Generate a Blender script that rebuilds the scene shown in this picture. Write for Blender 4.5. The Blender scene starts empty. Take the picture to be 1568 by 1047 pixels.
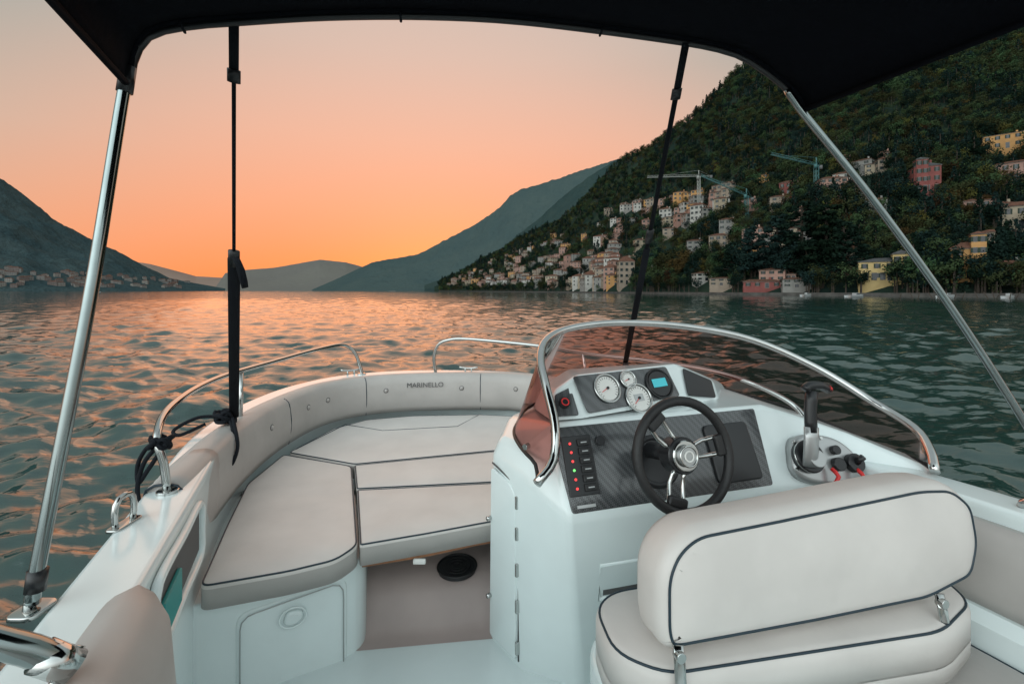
import bpy, math, random, bmesh
import numpy as np
from mathutils import Vector, Matrix, noise
from mathutils.geometry import delaunay_2d_cdt
R=random.Random(7)
EYE=1.8
scene=bpy.context.scene
V=Vector
# ------------------------------------------------------------ materials
def mat(name,col,rough=.5,metal=0,coat=0,var=0,vscale=3,bump=0,bscale=60,spec=.5,objrand=0,detail=4):
    m=bpy.data.materials.new(name); m.use_nodes=True
    nt=m.node_tree; N=nt.nodes; L=nt.links
    b=N['Principled BSDF']
    b.inputs['Base Color'].default_value=(*col,1); b.inputs['Roughness'].default_value=rough
    b.inputs['Metallic'].default_value=metal; b.inputs['Coat Weight'].default_value=coat
    b.inputs['Coat Roughness'].default_value=.12
    b.inputs['Specular IOR Level'].default_value=spec
    tc=N.new('ShaderNodeTexCoord')
    if var:
        n=N.new('ShaderNodeTexNoise'); n.inputs['Scale'].default_value=vscale; n.inputs['Detail'].default_value=detail
        L.new(tc.outputs['Object'],n.inputs['Vector'])
        mr=N.new('ShaderNodeMapRange'); mr.inputs['From Min'].default_value=.3; mr.inputs['From Max'].default_value=.7
        mr.inputs['To Min'].default_value=1-var; mr.inputs['To Max'].default_value=1+var
        L.new(n.outputs['Fac'],mr.inputs['Value'])
        hs=N.new('ShaderNodeHueSaturation'); hs.inputs['Color'].default_value=(*col,1)
        L.new(mr.outputs[0],hs.inputs['Value'])
        if objrand:
            oi=N.new('ShaderNodeObjectInfo')
            m2=N.new('ShaderNodeMapRange'); m2.inputs['To Min'].default_value=.5-objrand*.10; m2.inputs['To Max'].default_value=.5+objrand*.05
            L.new(oi.outputs['Random'],m2.inputs['Value']); L.new(m2.outputs[0],hs.inputs['Hue'])
            m3=N.new('ShaderNodeMath'); m3.operation='MULTIPLY_ADD'; m3.inputs[1].default_value=objrand; m3.inputs[2].default_value=1-objrand*.5
            L.new(oi.outputs['Random'],m3.inputs[0])
            m4=N.new('ShaderNodeMath'); m4.operation='MULTIPLY'; L.new(m3.outputs[0],m4.inputs[0]); L.new(mr.outputs[0],m4.inputs[1])
            L.new(m4.outputs[0],hs.inputs['Value'])
        L.new(hs.outputs[0],b.inputs['Base Color'])
        if rough>=.85 and not metal:
            d=N.new('ShaderNodeBsdfDiffuse'); L.new(hs.outputs[0],d.inputs[0]); L.new(d.outputs[0],N['Material Output'].inputs[0])
    if bump:
        n=N.new('ShaderNodeTexNoise'); n.inputs['Scale'].default_value=bscale; n.inputs['Detail'].default_value=3
        L.new(tc.outputs['Object'],n.inputs['Vector'])
        bp=N.new('ShaderNodeBump'); bp.inputs['Strength'].default_value=bump; bp.inputs['Distance'].default_value=.01
        L.new(n.outputs['Fac'],bp.inputs['Height']); L.new(bp.outputs[0],b.inputs['Normal'])
    return m
M={}
M['gel']=mat('gelcoat_white',(.75,.83,.83),.22,coat=.5,var=.05,vscale=3,bump=.03,bscale=3)
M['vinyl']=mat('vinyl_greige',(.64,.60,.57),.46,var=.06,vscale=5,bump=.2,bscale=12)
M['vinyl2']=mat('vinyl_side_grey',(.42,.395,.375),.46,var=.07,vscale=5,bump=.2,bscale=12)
M['pipe']=mat('navy_piping',(.012,.03,.045),.45)
M['chrome']=mat('stainless_steel',(.50,.51,.50),.10,metal=1,var=.05,vscale=20)
M['pole']=mat('dark_reflect_stainless',(.24,.28,.28),.13,metal=1,var=.1,vscale=12)  # dark teal reflections put into the metal colour
M['black']=mat('black_plastic',(.012,.013,.015),.35)
M['rubber']=mat('black_rubber',(.012,.012,.013),.5,bump=.2,bscale=150)
M['strap']=mat('black_webbing',(.008,.010,.014),.8,bump=.3,bscale=300,spec=.2)
M['canvas']=mat('navy_canvas',(.005,.006,.009),.95,bump=.3,bscale=40,spec=.1)
M['grey']=mat('grey_cast_metal',(.42,.43,.43),.3,metal=.6)
M['tan']=mat('liner_shade_tint',(.42,.34,.32),.55,var=.1)  # overhang shade and warm teak bounce put into the liner colour
M['teak']=mat('teak_strip',(.30,.13,.06),.5,var=.2,vscale=30)
M['white']=mat('gauge_white',(.75,.75,.72),.35)
M['bwhite']=mat('small_boat_paint',(.30,.31,.31),.5)
M['red']=mat('red_plastic',(.7,.03,.03),.4)
M['teal']=mat('teal_plastic',(.02,.28,.27),.5)
M['dark']=mat('recess_shade_and_trim',(.10,.10,.10),.7)  # dark grey for painted recess shade; also lettering and door gap
def emis(name,col,s):
    m=mat(name,col,.4); b=m.node_tree.nodes['Principled BSDF']
    b.inputs['Emission Color'].default_value=(*col,1); b.inputs['Emission Strength'].default_value=s; return m
M['led']=emis('red_led',(1,.05,.05),1.2); M['ledg']=emis('green_led',(.2,1,.2),1.0)
M['lcd']=emis('teal_lcd',(.05,.42,.48),.35)
def carbon():
    m=mat('carbon_fibre',(.03,.033,.035),.28,coat=.8); nt=m.node_tree;N=nt.nodes;L=nt.links;b=N['Principled BSDF']
    tc=N.new('ShaderNodeTexCoord'); mp=N.new('ShaderNodeMapping'); mp.inputs['Rotation'].default_value=(0,0,.25)
    ck=N.new('ShaderNodeTexChecker'); ck.inputs['Scale'].default_value=170
    ck.inputs['Color1'].default_value=(.022,.025,.027,1); ck.inputs['Color2'].default_value=(.085,.09,.095,1)
    L.new(tc.outputs['Object'],mp.inputs[0]);L.new(mp.outputs[0],ck.inputs[0]);L.new(ck.outputs[0],b.inputs['Base Color']); return m
M['carbon']=carbon()
def glassm():
    m=bpy.data.materials.new('tinted_glass'); m.use_nodes=True; nt=m.node_tree;N=nt.nodes;L=nt.links
    N.remove(N['Principled BSDF']); o=N['Material Output']
    t=N.new('ShaderNodeBsdfTransparent'); t.inputs[0].default_value=(.68,.44,.41,1)
    g=N.new('ShaderNodeBsdfGlossy'); g.inputs['Roughness'].default_value=.03
    f=N.new('ShaderNodeFresnel'); f.inputs[0].default_value=1.12
    x=N.new('ShaderNodeMixShader'); L.new(f.outputs[0],x.inputs[0]);L.new(t.outputs[0],x.inputs[1]);L.new(g.outputs[0],x.inputs[2]);L.new(x.outputs[0],o.inputs[0]); return m
M['glass']=glassm()
# ------------------------------------------------------------ mesh helpers
def root(name,boat=True,loc=None):
    e=bpy.data.objects.new(name,None); scene.collection.objects.link(e)
    e.location=loc if loc else (0,0,EYE if boat else 0); e.empty_display_size=.1; return e
def mk(name,vs,fs,mats,parent=None,smooth=False,idx=None,merge=False):
    me=bpy.data.meshes.new(name); me.from_pydata([tuple(v) for v in vs],[],fs)
    if not isinstance(mats,(list,tuple)): mats=[mats]
    for m in mats: me.materials.append(m)
    if idx is not None: me.polygons.foreach_set('material_index',idx)
    if merge:
        bm_=bmesh.new(); bm_.from_mesh(me); bmesh.ops.remove_doubles(bm_,verts=bm_.verts,dist=2e-5); bm_.to_mesh(me); bm_.free()
    if smooth: me.polygons.foreach_set('use_smooth',[True]*len(me.polygons))
    me.update(); o=bpy.data.objects.new(name,me); scene.collection.objects.link(o)
    if parent: o.parent=parent
    return o
def bevel(o,w,seg=3):
    b=o.modifiers.new('b','BEVEL'); b.width=w; b.segments=seg; b.limit_method='ANGLE'; b.angle_limit=math.radians(25)
    o.data.polygons.foreach_set('use_smooth',[True]*len(o.data.polygons))
    w=o.modifiers.new('w','WEIGHTED_NORMAL'); w.keep_sharp=False
    return o
def cat(pts,step=.03,closed=False):
    P=[V(p) for p in pts]; n=len(P); out=[]
    rng=n if closed else n-1
    for i in range(rng):
        if closed: a,b,c,d=P[i-1],P[i],P[(i+1)%n],P[(i+2)%n]
        else:
            b,c=P[i],P[i+1]; a=P[i-1] if i>0 else b*2-c; d=P[i+2] if i+2<n else c*2-b
        k=max(2,min(40,int((c-b).length/step)))
        for j in range(k):
            t=j/k
            out.append(.5*((2*b)+(c-a)*t+(2*a-5*b+4*c-d)*t*t+(3*b-a-3*c+d)*t**3))
    if not closed: out.append(P[-1])
    return out
def tube(name,pts,r,m,parent,smooth=True,n=12,closed=False,flat=None,step=.03):
    P=cat(pts,step,closed) if smooth else [V(p) for p in pts]
    K=len(P); vs=[];fs=[]
    T=[]
    for i in range(K):
        a=P[i-1] if (i>0 or closed) else P[i]; b=P[(i+1)%K] if (i<K-1 or closed) else P[i]
        t=(b-a); T.append(t.normalized() if t.length>1e-9 else V((0,0,1)))
    up=V((0,0,1)) if abs(T[0].z)<.9 else V((1,0,0))
    if flat: up=V(flat[2])
    u=(up-T[0]*up.dot(T[0])).normalized()
    for i in range(K):
        u=(u-T[i]*u.dot(T[i])).normalized(); w=T[i].cross(u)
        rr=r if not callable(r) else r(i/(K-1))
        ra,rb=(rr,rr) if not flat else (flat[0],flat[1])
        for j in range(n):
            a=2*math.pi*j/n; vs.append(P[i]+u*(ra*math.cos(a))+w*(rb*math.sin(a)))
    for i in range(K if closed else K-1):
        for j in range(n):
            a=i*n+j;b=i*n+(j+1)%n;c=((i+1)%K)*n+(j+1)%n;d=((i+1)%K)*n+j; fs.append((a,b,c,d))
    if not closed:
        fs.append(tuple(range(n-1,-1,-1))); fs.append(tuple((K-1)*n+j for j in range(n)))
    return mk(name,vs,fs,m,parent,True)
def sweep(name,path,prof,m,parent,closed=False,step=.06,cap=True,smooth=False,raw=False):
    P=[V(p) for p in path] if raw else cat(path,step); K=len(P); n=len(prof); vs=[];fs=[]
    for i in range(K):
        t=(P[min(i+1,K-1)]-P[max(i-1,0)]); t.z=0; t.normalize(); s=V((-t.y,t.x,0))
        for (o,z) in prof: vs.append(P[i]+s*o+V((0,0,z)))
    for i in range(K-1):
        for j in range(n if closed else n-1):
            fs.append((i*n+j,i*n+(j+1)%n,(i+1)*n+(j+1)%n,(i+1)*n+j))
    if cap and closed:
        fs.append(tuple(range(n-1,-1,-1))); fs.append(tuple((K-1)*n+j for j in range(n)))
    return mk(name,vs,fs,m,parent,smooth)
def fillet(pts,r,n=5,seg=.05):
    P=[V((p[0],p[1])) for p in pts]; out=[]; K=len(P)
    for i in range(K):
        a,b,c=P[i-1],P[i],P[(i+1)%K]
        r1=min(r,(a-b).length*.48); r2=min(r,(c-b).length*.48)
        s=b+(a-b).normalized()*r1; e=b+(c-b).normalized()*r2
        for j in range(n+1):
            t=j/n; out.append(s*(1-t)**2+b*2*t*(1-t)+e*t*t)
        nx=P[(i+1)%K]; e2=nx+(b-nx).normalized()*min(r,(b-nx).length*.48)
        k=int((e2-e).length/seg)
        for j in range(1,k): out.append(e.lerp(e2,j/k))
    return out
def area(P): return sum(P[i-1].x*P[i].y-P[i].x*P[i-1].y for i in range(len(P)))/2
class F:
    def __init__(s,o,a,b):
        s.o=V(o); s.a=V(a).normalized(); b=V(b); s.b=(b-s.a*b.dot(s.a)).normalized(); s.n=s.a.cross(s.b)
    def __call__(s,x,y,d=0): return s.o+s.a*x+s.b*y+s.n*d
H0=lambda z:F((0,0,z),(1,0,0),(0,1,0))
def inside(p,A):
    x,y=p; X=A[:,0];Y=A[:,1]; X2=np.roll(X,-1);Y2=np.roll(Y,-1)
    cond=((Y>y)!=(Y2>y)); 
    with np.errstate(divide='ignore',invalid='ignore'): xi=(X2-X)*(y-Y)/(Y2-Y)+X
    return bool(np.sum(cond&(x<xi))%2)
def bdist(p,A):
    B=np.roll(A,-1,axis=0); d=B-A; t=np.clip(((p-A)*d).sum(1)/np.maximum((d*d).sum(1),1e-12),0,1)
    return float(np.min(np.hypot(*(A+d*t[:,None]-p).T)))
def pad(name,outl,fr,thick,m,parent,r=.025,puff=.012,corner=.04,pipe=None,pr=.0034,prinset=None,back=False,wr=.002,side=None):
    P=fillet(outl,corner) if corner else [V((p[0],p[1])) for p in outl]
    Q=[]
    for p in P:
        if not Q or (p-Q[-1]).length>1e-4: Q.append(p)
    if (Q[0]-Q[-1]).length<1e-4: Q.pop()
    P=Q
    if area(P)<0: P.reverse()
    K=len(P)
    N=[]
    for i in range(K):
        t=(P[(i+1)%K]-P[i-1]); t=t.normalized() if t.length else V((1,0)); N.append(V((-t.y,t.x)))
    rings=[]
    def off(d): return [P[i]+N[i]*d for i in range(K)]
    if back: rings.append((off(r),-thick)); rings.append((off(r*.3),-thick+r*.3)); rings.append((P,-thick+r))
    else: rings.append((P,-thick))
    for k in range(0,5):
        a=k/4*math.pi/2; rings.append((off(r*(1-math.cos(a))),-r+r*math.sin(a)))
    base=off(r)
    vs=[];fs=[];idx=[]
    for pts,d in rings:
        for p in pts: vs.append(fr(p.x,p.y,d))
    for q in range(len(rings)-1):
        for i in range(K):
            fs.append((q*K+i,q*K+(i+1)%K,(q+1)*K+(i+1)%K,(q+1)*K+i)); idx.append(1 if (side and q==0) else 0)
    fs.append(tuple(range(K-1,-1,-1))); idx.append(0)
    A=np.array([(p.x,p.y) for p in base]); mn=A.min(0); mx=A.max(0); ms=[m,side] if side else m
    if puff>0.002:
        g=max(.016,min(.03,(mx-mn).max()/26)); inn=[]
        for ix in range(int((mx[0]-mn[0])/g)+1):
            for iy in range(int((mx[1]-mn[1])/g)+1):
                p=np.array((mn[0]+(ix+.5*(iy%2))*g,mn[1]+iy*g))
                if inside(p,A):
                    d=bdist(p,A)
                    if d>g*.5: inn.append((p,d))
        pts=[V((a[0],a[1])) for a in A]+[V((p[0],p[1])) for p,d in inn]
        out=delaunay_2d_cdt(pts,[(i,(i+1)%K) for i in range(K)],[],1,1e-7)
        n0=len(vs)
        sd=(len(name)*7)%11
        for v_ in out[0]:
            d=bdist(np.array((v_.x,v_.y)),A); hh=puff*(1-math.exp(-d/.055)) if d>1e-5 else 0
            if d>1e-5:
                hh+=wr*noise.noise(V((v_.x*7,v_.y*7,sd)))*min(1,d/.04)
                hh+=wr*.8*noise.noise(V((v_.x*22,v_.y*9,sd+3)))*math.exp(-d/.06)*min(1,d/.015)
            vs.append(fr(v_.x,v_.y,hh))
        for f_ in out[2]: fs.append(tuple(n0+i for i in f_)); idx.append(0)
        o=mk(name,vs,fs,ms,parent,True,idx=idx,merge=True)
    else:
        fs.append(tuple((len(rings)-1)*K+i for i in range(K))); idx.append(0); o=mk(name,vs,fs,ms,parent,True,idx=idx)
    if pipe:
        pi=r*.35 if prinset is None else prinset
        tube(name+'_piping',[fr(p.x,p.y,-r+math.sqrt(max(0,r*r-(r-pi)**2)) + .001) for p in off(pi)],pr,pipe,parent,smooth=False,n=8,closed=True)
    return o
def box(name,fr,x0,x1,y0,y1,d0,d1,m,parent,bev=.003):
    vs=[fr(x,y,d) for d in(d0,d1) for (x,y) in((x0,y0),(x1,y0),(x1,y1),(x0,y1))]
    fs=[(3,2,1,0),(4,5,6,7),(0,1,5,4),(1,2,6,5),(2,3,7,6),(3,0,4,7)]
    o=mk(name,vs,fs,m,parent)
    if bev: bevel(o,bev,2)
    return o
def disc(name,fr,cx,cy,r,d0,d1,m,parent,n=40,rin=0):
    vs=[];fs=[]
    for d,rr in((d0,r),(d1-r*.06,r),(d1,r*.94)):
        for i in range(n):
            a=2*math.pi*i/n; vs.append(fr(cx+rr*math.cos(a),cy+rr*math.sin(a),d))
    for q in range(2):
        for i in range(n): fs.append((q*n+i,q*n+(i+1)%n,(q+1)*n+(i+1)%n,(q+1)*n+i))
    fs.append(tuple(2*n+i for i in range(n)))
    return mk(name,vs,fs,m,parent)
def ring(name,fr,cx,cy,r,rt,d,m,parent,sx=1,n=48):
    return tube(name,[fr(cx+sx*r*math.cos(2*math.pi*i/n),cy+r*math.sin(2*math.pi*i/n),d) for i in range(n)],rt,m,parent,smooth=False,closed=True)
def prism(name,poly,z0,z1,m,parent,corner=.05,bev=.02):
    P=fillet(poly,corner) if corner else [V(p) for p in poly]
    if area(P)<0:P.reverse()
    K=len(P); vs=[V((p.x,p.y,z0)) for p in P]+[V((p.x,p.y,z1)) for p in P]
    fs=[(i,(i+1)%K,K+(i+1)%K,K+i) for i in range(K)]+[tuple(K+i for i in range(K)),tuple(range(K-1,-1,-1))]
    o=mk(name,vs,fs,m,parent)
    return bevel(o,bev,3) if bev else o
# ============================================================ BOAT
boat=root('motor_boat')
GZ=-.705; GW=.165
OUT=[(.0,-1.5),(-.61,0),(-.80,.45),(-.965,.86),(-1.05,1.05),(-1.29,1.6),(-1.51,2.1),(-1.63,2.5),(-1.69,2.95),(-1.64,3.42),(-1.42,3.83),(-.98,4.05),(-.35,4.07),(.2,3.9),(.62,3.5),(.98,2.95),(1.36,2.35),(1.6,1.85),(1.76,1.5),(1.97,1.0),(2.33,.1),(2.62,-.7),(2.85,-1.5)]
prof=[(-.45,-2.1),(-.1,-1.75),(-.05,-1.3),(-.03,GZ-.10),(-.028,GZ-.095),(0,GZ-.09),(.005,GZ-.05),(0,GZ-.015),(-.008,GZ-.003),(-.02,GZ),(-.05,GZ),(-GW+.02,GZ),(-GW+.008,GZ-.002),(-GW,GZ-.012),(-GW,GZ-.03),(-GW,-1.46)]
h=sweep('hull_and_gunwale',[(x,y,0) for x,y in OUT],prof,M['gel'],boat,smooth=True)
w=h.modifiers.new('w','WEIGHTED_NORMAL')
tube('rub_rail',[(x,y,GZ-.07) for x,y in OUT],.014,M['rubber'],boat,n=8)
mk('transom',[(.0,-1.5,-2.1),(2.85,-1.5,-2.1),(2.85,-1.5,GZ),(.0,-1.5,GZ)],[(0,1,2,3)],M['gel'],boat)
P=cat([(x,y,-1.45) for x,y in OUT],.08)
fl=[]
for i in range(len(P)):
    t=(P[min(i+1,len(P)-1)]-P[max(i-1,0)]).normalized(); fl.append(P[i]-V((-t.y,t.x,0))*(GW-.01))
mk('cockpit_floor',fl,[tuple(range(len(fl)))],M['gel'],boat)
prism('port_seat_base',[(-1.2,1.53),(-1.06,1.60),(-.66,1.80),(-.60,1.88),(-.78,2.5),(-1.5,2.5)],-1.46,-1.088,M['gel'],boat,corner=.07,bev=.03)
prism('bow_seat_base',[(-1.48,2.4),(-.8,2.42),(.9,2.42),(1.0,2.7),(.45,3.4),(.05,3.68),(-.9,3.8),(-1.25,3.65),(-1.45,3.3)],-1.46,-1.088,M['gel'],boat,bev=.02)
rp=[(2.42,-1.275),(2.2,-1.28),(2.12,-1.285),(2.06,-1.30),(2.02,-1.33),(1.99,-1.38),(1.965,-1.43),(1.93,-1.448),(1.88,-1.449)]
vs=[];fs=[]
for x in(-.86,-.5,-.2,.1): 
    for y,zz in rp: vs.append((x,y+(x+.3)*.12,zz))
for i in range(3):
    for j in range(len(rp)-1): n=len(rp); fs.append((i*n+j,(i+1)*n+j,(i+1)*n+j+1,i*n+j+1))
mk('footwell_liner',vs,fs,M['tan'],boat,True)
fs_=F((-.255,2.125,-1.283),(1,0,0),(0,1,.02))
disc('floor_speaker',fs_,0,0,.088,-.01,.006,M['black'],boat); ring('floor_speaker_rim',fs_,0,0,.088,.006,.006,M['rubber'],boat)
for i in range(3): ring('floor_speaker_grille',fs_,0,0,.02+.02*i,.002,.008,M['rubber'],boat)
a_=V((.885,.465,0)); HF=F((-1.0,1.622,-1.45),a_,(0,0,1))
pad('locker_hatch',[(.015,-.2),(.395,-.2),(.395,.325),(.015,.295)],HF,.02,M['gel'],boat,r=.012,puff=.003,corner=.05,wr=0)
tube('hatch_groove',[HF(*p,.0085) for p in((.03,-.2),(.03,.24),(.036,.265),(.055,.282),(.08,.287),(.34,.308),(.365,.30),(.378,.28),(.38,.25),(.38,-.2))],.0022,M['grey'],boat,smooth=False)
ring('latch_surround',HF,.2,.235,.036,.004,.016,M['gel'],boat,sx=1.25)
pad('hatch_latch',[(.165,.215),(.2,.20),(.24,.22),(.23,.255),(.18,.26)],HF,.03,M['gel'],boat,r=.01,puff=.0,corner=.02).location=HF.n*.018
PF=F((-.912,1.15,-.98),(-.41,.91,0),(0,0,1))
def pf(s,t,d): return PF.o+PF.a*s+PF.b*t+PF.n*(d+.004)
box('side_pocket_shade',pf,.03,.53,.055,.215,.001,.006,M['dark'],boat,0)  # flat dark sheet painted for the shade inside the pocket
box('side_pocket_case',pf,.04,.22,.06,.16,.006,.02,M['teal'],boat,.004)
tube('side_pocket_frame',[pf(.02,.04,.008),pf(.3,.035,.008),pf(.54,.03,.008),pf(.555,.12,.008),pf(.54,.215,.008),pf(.3,.222,.008),pf(.02,.225,.008),pf(.005,.13,.008)],.013,M['gel'],boat,closed=True)
# ---------- bow cushions
bc=root('bow_seat_cushions')
z=-1.0; V2=M['vinyl2']
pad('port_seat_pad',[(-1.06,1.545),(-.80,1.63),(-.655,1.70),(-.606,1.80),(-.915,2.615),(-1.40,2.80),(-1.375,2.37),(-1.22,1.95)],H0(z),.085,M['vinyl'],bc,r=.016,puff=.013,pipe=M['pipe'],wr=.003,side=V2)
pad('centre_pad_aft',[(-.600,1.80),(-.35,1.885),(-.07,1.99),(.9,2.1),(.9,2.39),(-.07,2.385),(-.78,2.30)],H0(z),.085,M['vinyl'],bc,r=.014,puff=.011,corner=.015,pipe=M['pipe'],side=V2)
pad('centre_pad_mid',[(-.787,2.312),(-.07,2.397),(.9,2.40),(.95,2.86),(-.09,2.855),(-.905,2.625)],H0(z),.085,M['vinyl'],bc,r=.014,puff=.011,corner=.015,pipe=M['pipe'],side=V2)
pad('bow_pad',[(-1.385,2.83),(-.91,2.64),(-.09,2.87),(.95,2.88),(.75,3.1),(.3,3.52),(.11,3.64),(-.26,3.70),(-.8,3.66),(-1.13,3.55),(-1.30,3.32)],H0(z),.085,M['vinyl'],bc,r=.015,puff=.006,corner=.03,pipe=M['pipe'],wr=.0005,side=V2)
tube('bow_pad_stitching',[(-1.36,2.88,z+.004),(-1.24,3.40,z+.0062),(-.92,3.25,z+.0065),(-.40,3.35,z+.0065),(-.27,3.66,z+.004)],.0025,M['pipe'],bc,smooth=False,n=6)
tube('pad_teak_edge',[(-.60,1.83,z-.095),(-.35,1.905,z-.095),(-.07,2.01,z-.095),(.3,2.05,z-.095)],.010,M['teak'],bc)
box('pad_clip',H0(-1.0),-.40,-.35,1.845,1.86,-.105,-.087,M['white'],bc)
# backrest
br=root('bow_backrest_cushion')
BP=[(-1.19,1.72),(-1.27,1.95),(-1.38,2.37),(-1.43,2.86),(-1.37,3.33),(-1.15,3.60),(-.8,3.73),(-.26,3.77),(.12,3.69),(.6,3.3),(.95,2.85)]
bprof=[(.0,-.98),(-.012,-.94),(-.02,-.86),(-.012,-.76),(.0,-.715),(.02,-.695),(.05,-.685),(.10,-.687),(.13,-.70),(.14,-.74),(.14,-.98)]
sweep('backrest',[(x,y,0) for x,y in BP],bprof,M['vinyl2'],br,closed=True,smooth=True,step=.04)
sweep('port_end_roll',[(-1.155,1.63,0),(-1.20,1.80,0),(-1.27,2.0,0)],[(o*.9+.015,zz+(.004)) for o,zz in bprof],M['vinyl2'],br,closed=True,smooth=True)
tube('port_end_piping',[V((-1.155,1.628,0))+V((-.93,-.25,0))*((o*.9+.015))*1.0+V((0,0,zz+.004)) for o,zz in bprof[:-1]],.0045,M['pipe'],br,smooth=False,n=8)
BPc=cat([(x,y,0) for x,y in BP],.02)
def atb(u_ratio):
    b=min(range(20,len(BPc)-1),key=lambda i:abs(BPc[i].x/BPc[i].y-u_ratio)); t=(BPc[b+1]-BPc[b]).normalized(); return BPc[b],V((t.y,-t.x,0))
for q in(-.32,-.067,-.49): 
    p,n_=atb(q); tube('backrest_seam',[p+n_*.0+V((0,0,-.98)),p+n_*.019+V((0,0,-.86)),p+n_*.011+V((0,0,-.76)),p-n_*.0+V((0,0,-.715)),p-n_*.03+V((0,0,-.69))],.0032,M['pipe'],br,n=6)
for q in(-.277,-.108,.008,-.405,-.45,-.53):
    p,n_=atb(q); f_=F(p+n_*.017+V((0,0,-.80)),n_.cross(V((0,0,1)))*-1,(0,0,1)); 
    if f_.n.dot(n_)<0: f_.n=-f_.n
    vs=[];fs=[]
    for k,(rr,dd) in enumerate(((.02,-.003),(.012,.003),(.009,.008),(.004,.010))):
        for i in range(12): vs.append(f_(rr*math.cos(i*math.pi/6),rr*math.sin(i*math.pi/6),dd))
    for k in range(3):
        for i in range(12): fs.append((k*12+i,k*12+(i+1)%12,k*12+12+(i+1)%12,k*12+12+i))
    fs.append(tuple(36+i for i in range(12))); mk('backrest_button',vs,fs,M['vinyl2'],br,True)
    ring('button_dimple',f_,0,0,.017,.0022,.0,M['dark'],br,n=16)
p,n_=atb(-.19)
tx=bpy.data.curves.new('lettering','FONT'); tx.body='MARINELLO'; tx.size=.055; tx.align_x='CENTER'; tx.extrude=.001
to=bpy.data.objects.new('embroidered_lettering',tx); scene.collection.objects.link(to); tx.materials.append(M['dark'])
xa=V((-n_.y,n_.x,0)); za=n_; 
to.matrix_world=Matrix(((xa.x,0,za.x,p.x+n_.x*.024),(xa.y,0,za.y,p.y+n_.y*.024),(0,1,0,-.785),(0,0,0,1))); to.parent=br
# ---------- rails
rl=root('bow_rail')
tube('rail_tube',[(-1.205,1.60,GZ),(-1.22,1.60,-.60),(-1.25,1.61,-.51),(-1.36,1.83,-.458),(-1.49,2.3,-.444),(-1.50,2.85,-.445),(-1.44,3.5,-.437),(-1.38,3.76,-.447),(-1.32,3.84,-.52),(-1.27,3.86,-.68),(-1.27,3.86,-.72)],.0135,M['chrome'],rl)
tube('rail_post',[(-1.51,2.55,-.444),(-1.485,2.50,GZ)],.011,M['chrome'],rl,smooth=False)
for p in((-1.205,1.60),(-1.485,2.5),(-1.27,3.86)): disc('rail_flange',F((p[0],p[1],GZ),(1,0,0),(0,1,0)),0,0,.034,-.002,.01,M['chrome'],rl)
r2=root('bow_rail')
tube('rail_tube',[(-.655,3.95,-.74),(-.675,3.95,-.58),(-.64,3.93,-.47),(-.54,3.9,-.42),(-.352,3.85,-.408),(.233,3.55,-.431),(.53,3.2,-.442),(.88,2.85,-.44),(1.17,2.52,-.46),(1.36,2.22,-.55),(1.4,2.1,GZ)],.0135,M['chrome'],r2)
tube('rail_post',[(.50,3.23,-.442),(.54,3.25,GZ)],.011,M['chrome'],r2,smooth=False)
def cleat(x,y,yaw,s=1):
    c=root('mooring_cleat',loc=(x,y,EYE+GZ)); c.rotation_euler=(0,0,yaw)
    tube('horn',[(-.09*s,0,.045*s),(-.05*s,0,.038*s),(0,0,.035*s),(.05*s,0,.038*s),(.09*s,0,.045*s)],.009*s,M['chrome'],c)
    for q in(-.03,.03): tube('leg',[(q*s,0,.0),(q*s,0,.036*s)],.008*s,M['chrome'],c,smooth=False)
cleat(-1.36,3.86,.5,.9); cleat(-.38,3.98,-.1,.9)
c=root('lifting_eye',loc=(-1.17,1.38,EYE+GZ)); 
tube('eye_loop',[(-.0,-.03,0),(0,-.035,.05),(0,-.02,.085),(0,.02,.085),(0,.035,.05),(0,.03,0)],.009,M['chrome'],c)
pad('eye_base',[(-.02,-.05),(.02,-.05),(.02,.05),(-.02,.05)],H0(0.006),.008,M['chrome'],c,r=.003,puff=0,corner=.015)
def knot(name,c,s,loops,hang,rt=.009,seed=1):
    rr=random.Random(seed); e=root(name,loc=(c[0],c[1],c[2]+EYE)); pts=[]
    for i in range(loops*6):
        a=i*math.pi/3; pts.append((s*(math.cos(a)*.8+rr.uniform(-.25,.25)),s*(math.sin(a)*.7+rr.uniform(-.3,.3)),s*(.55*math.sin(a*1.7)+rr.uniform(-.25,.25))))
    tube('coil',pts,rt,M['strap'],e,n=8,step=.01)
    for k,hh in enumerate(hang): tube('tail_%d'%k,hh,rt*.9,M['strap'],e,n=8,step=.01)
knot('mooring_rope',(-1.235,1.605,-.535),.036,5,[[(0,0,0),(-.04,-.02,-.06),(-.055,-.03,-.14),(-.04,-.04,-.20),(-.05,-.02,-.25)],[(-.02,0,0),(-.05,0,-.02),(-.07,-.01,-.07),(-.06,-.02,-.13),(-.03,-.02,-.09),(0,0,-.03)]],.008,3)
knot('mooring_rope',(-1.47,2.34,-.645),.045,7,[[(0,0,0),(-.10,-.05,.01),(-.17,-.12,-.03),(-.13,-.14,-.05),(-.06,-.06,-.02)],[(.02,0,0),(.09,-.08,-.05),(.12,-.16,-.12),(.155,-.2,-.17),(.15,-.14,-.10),(.06,-.03,.0)]],.0095,5)
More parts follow.
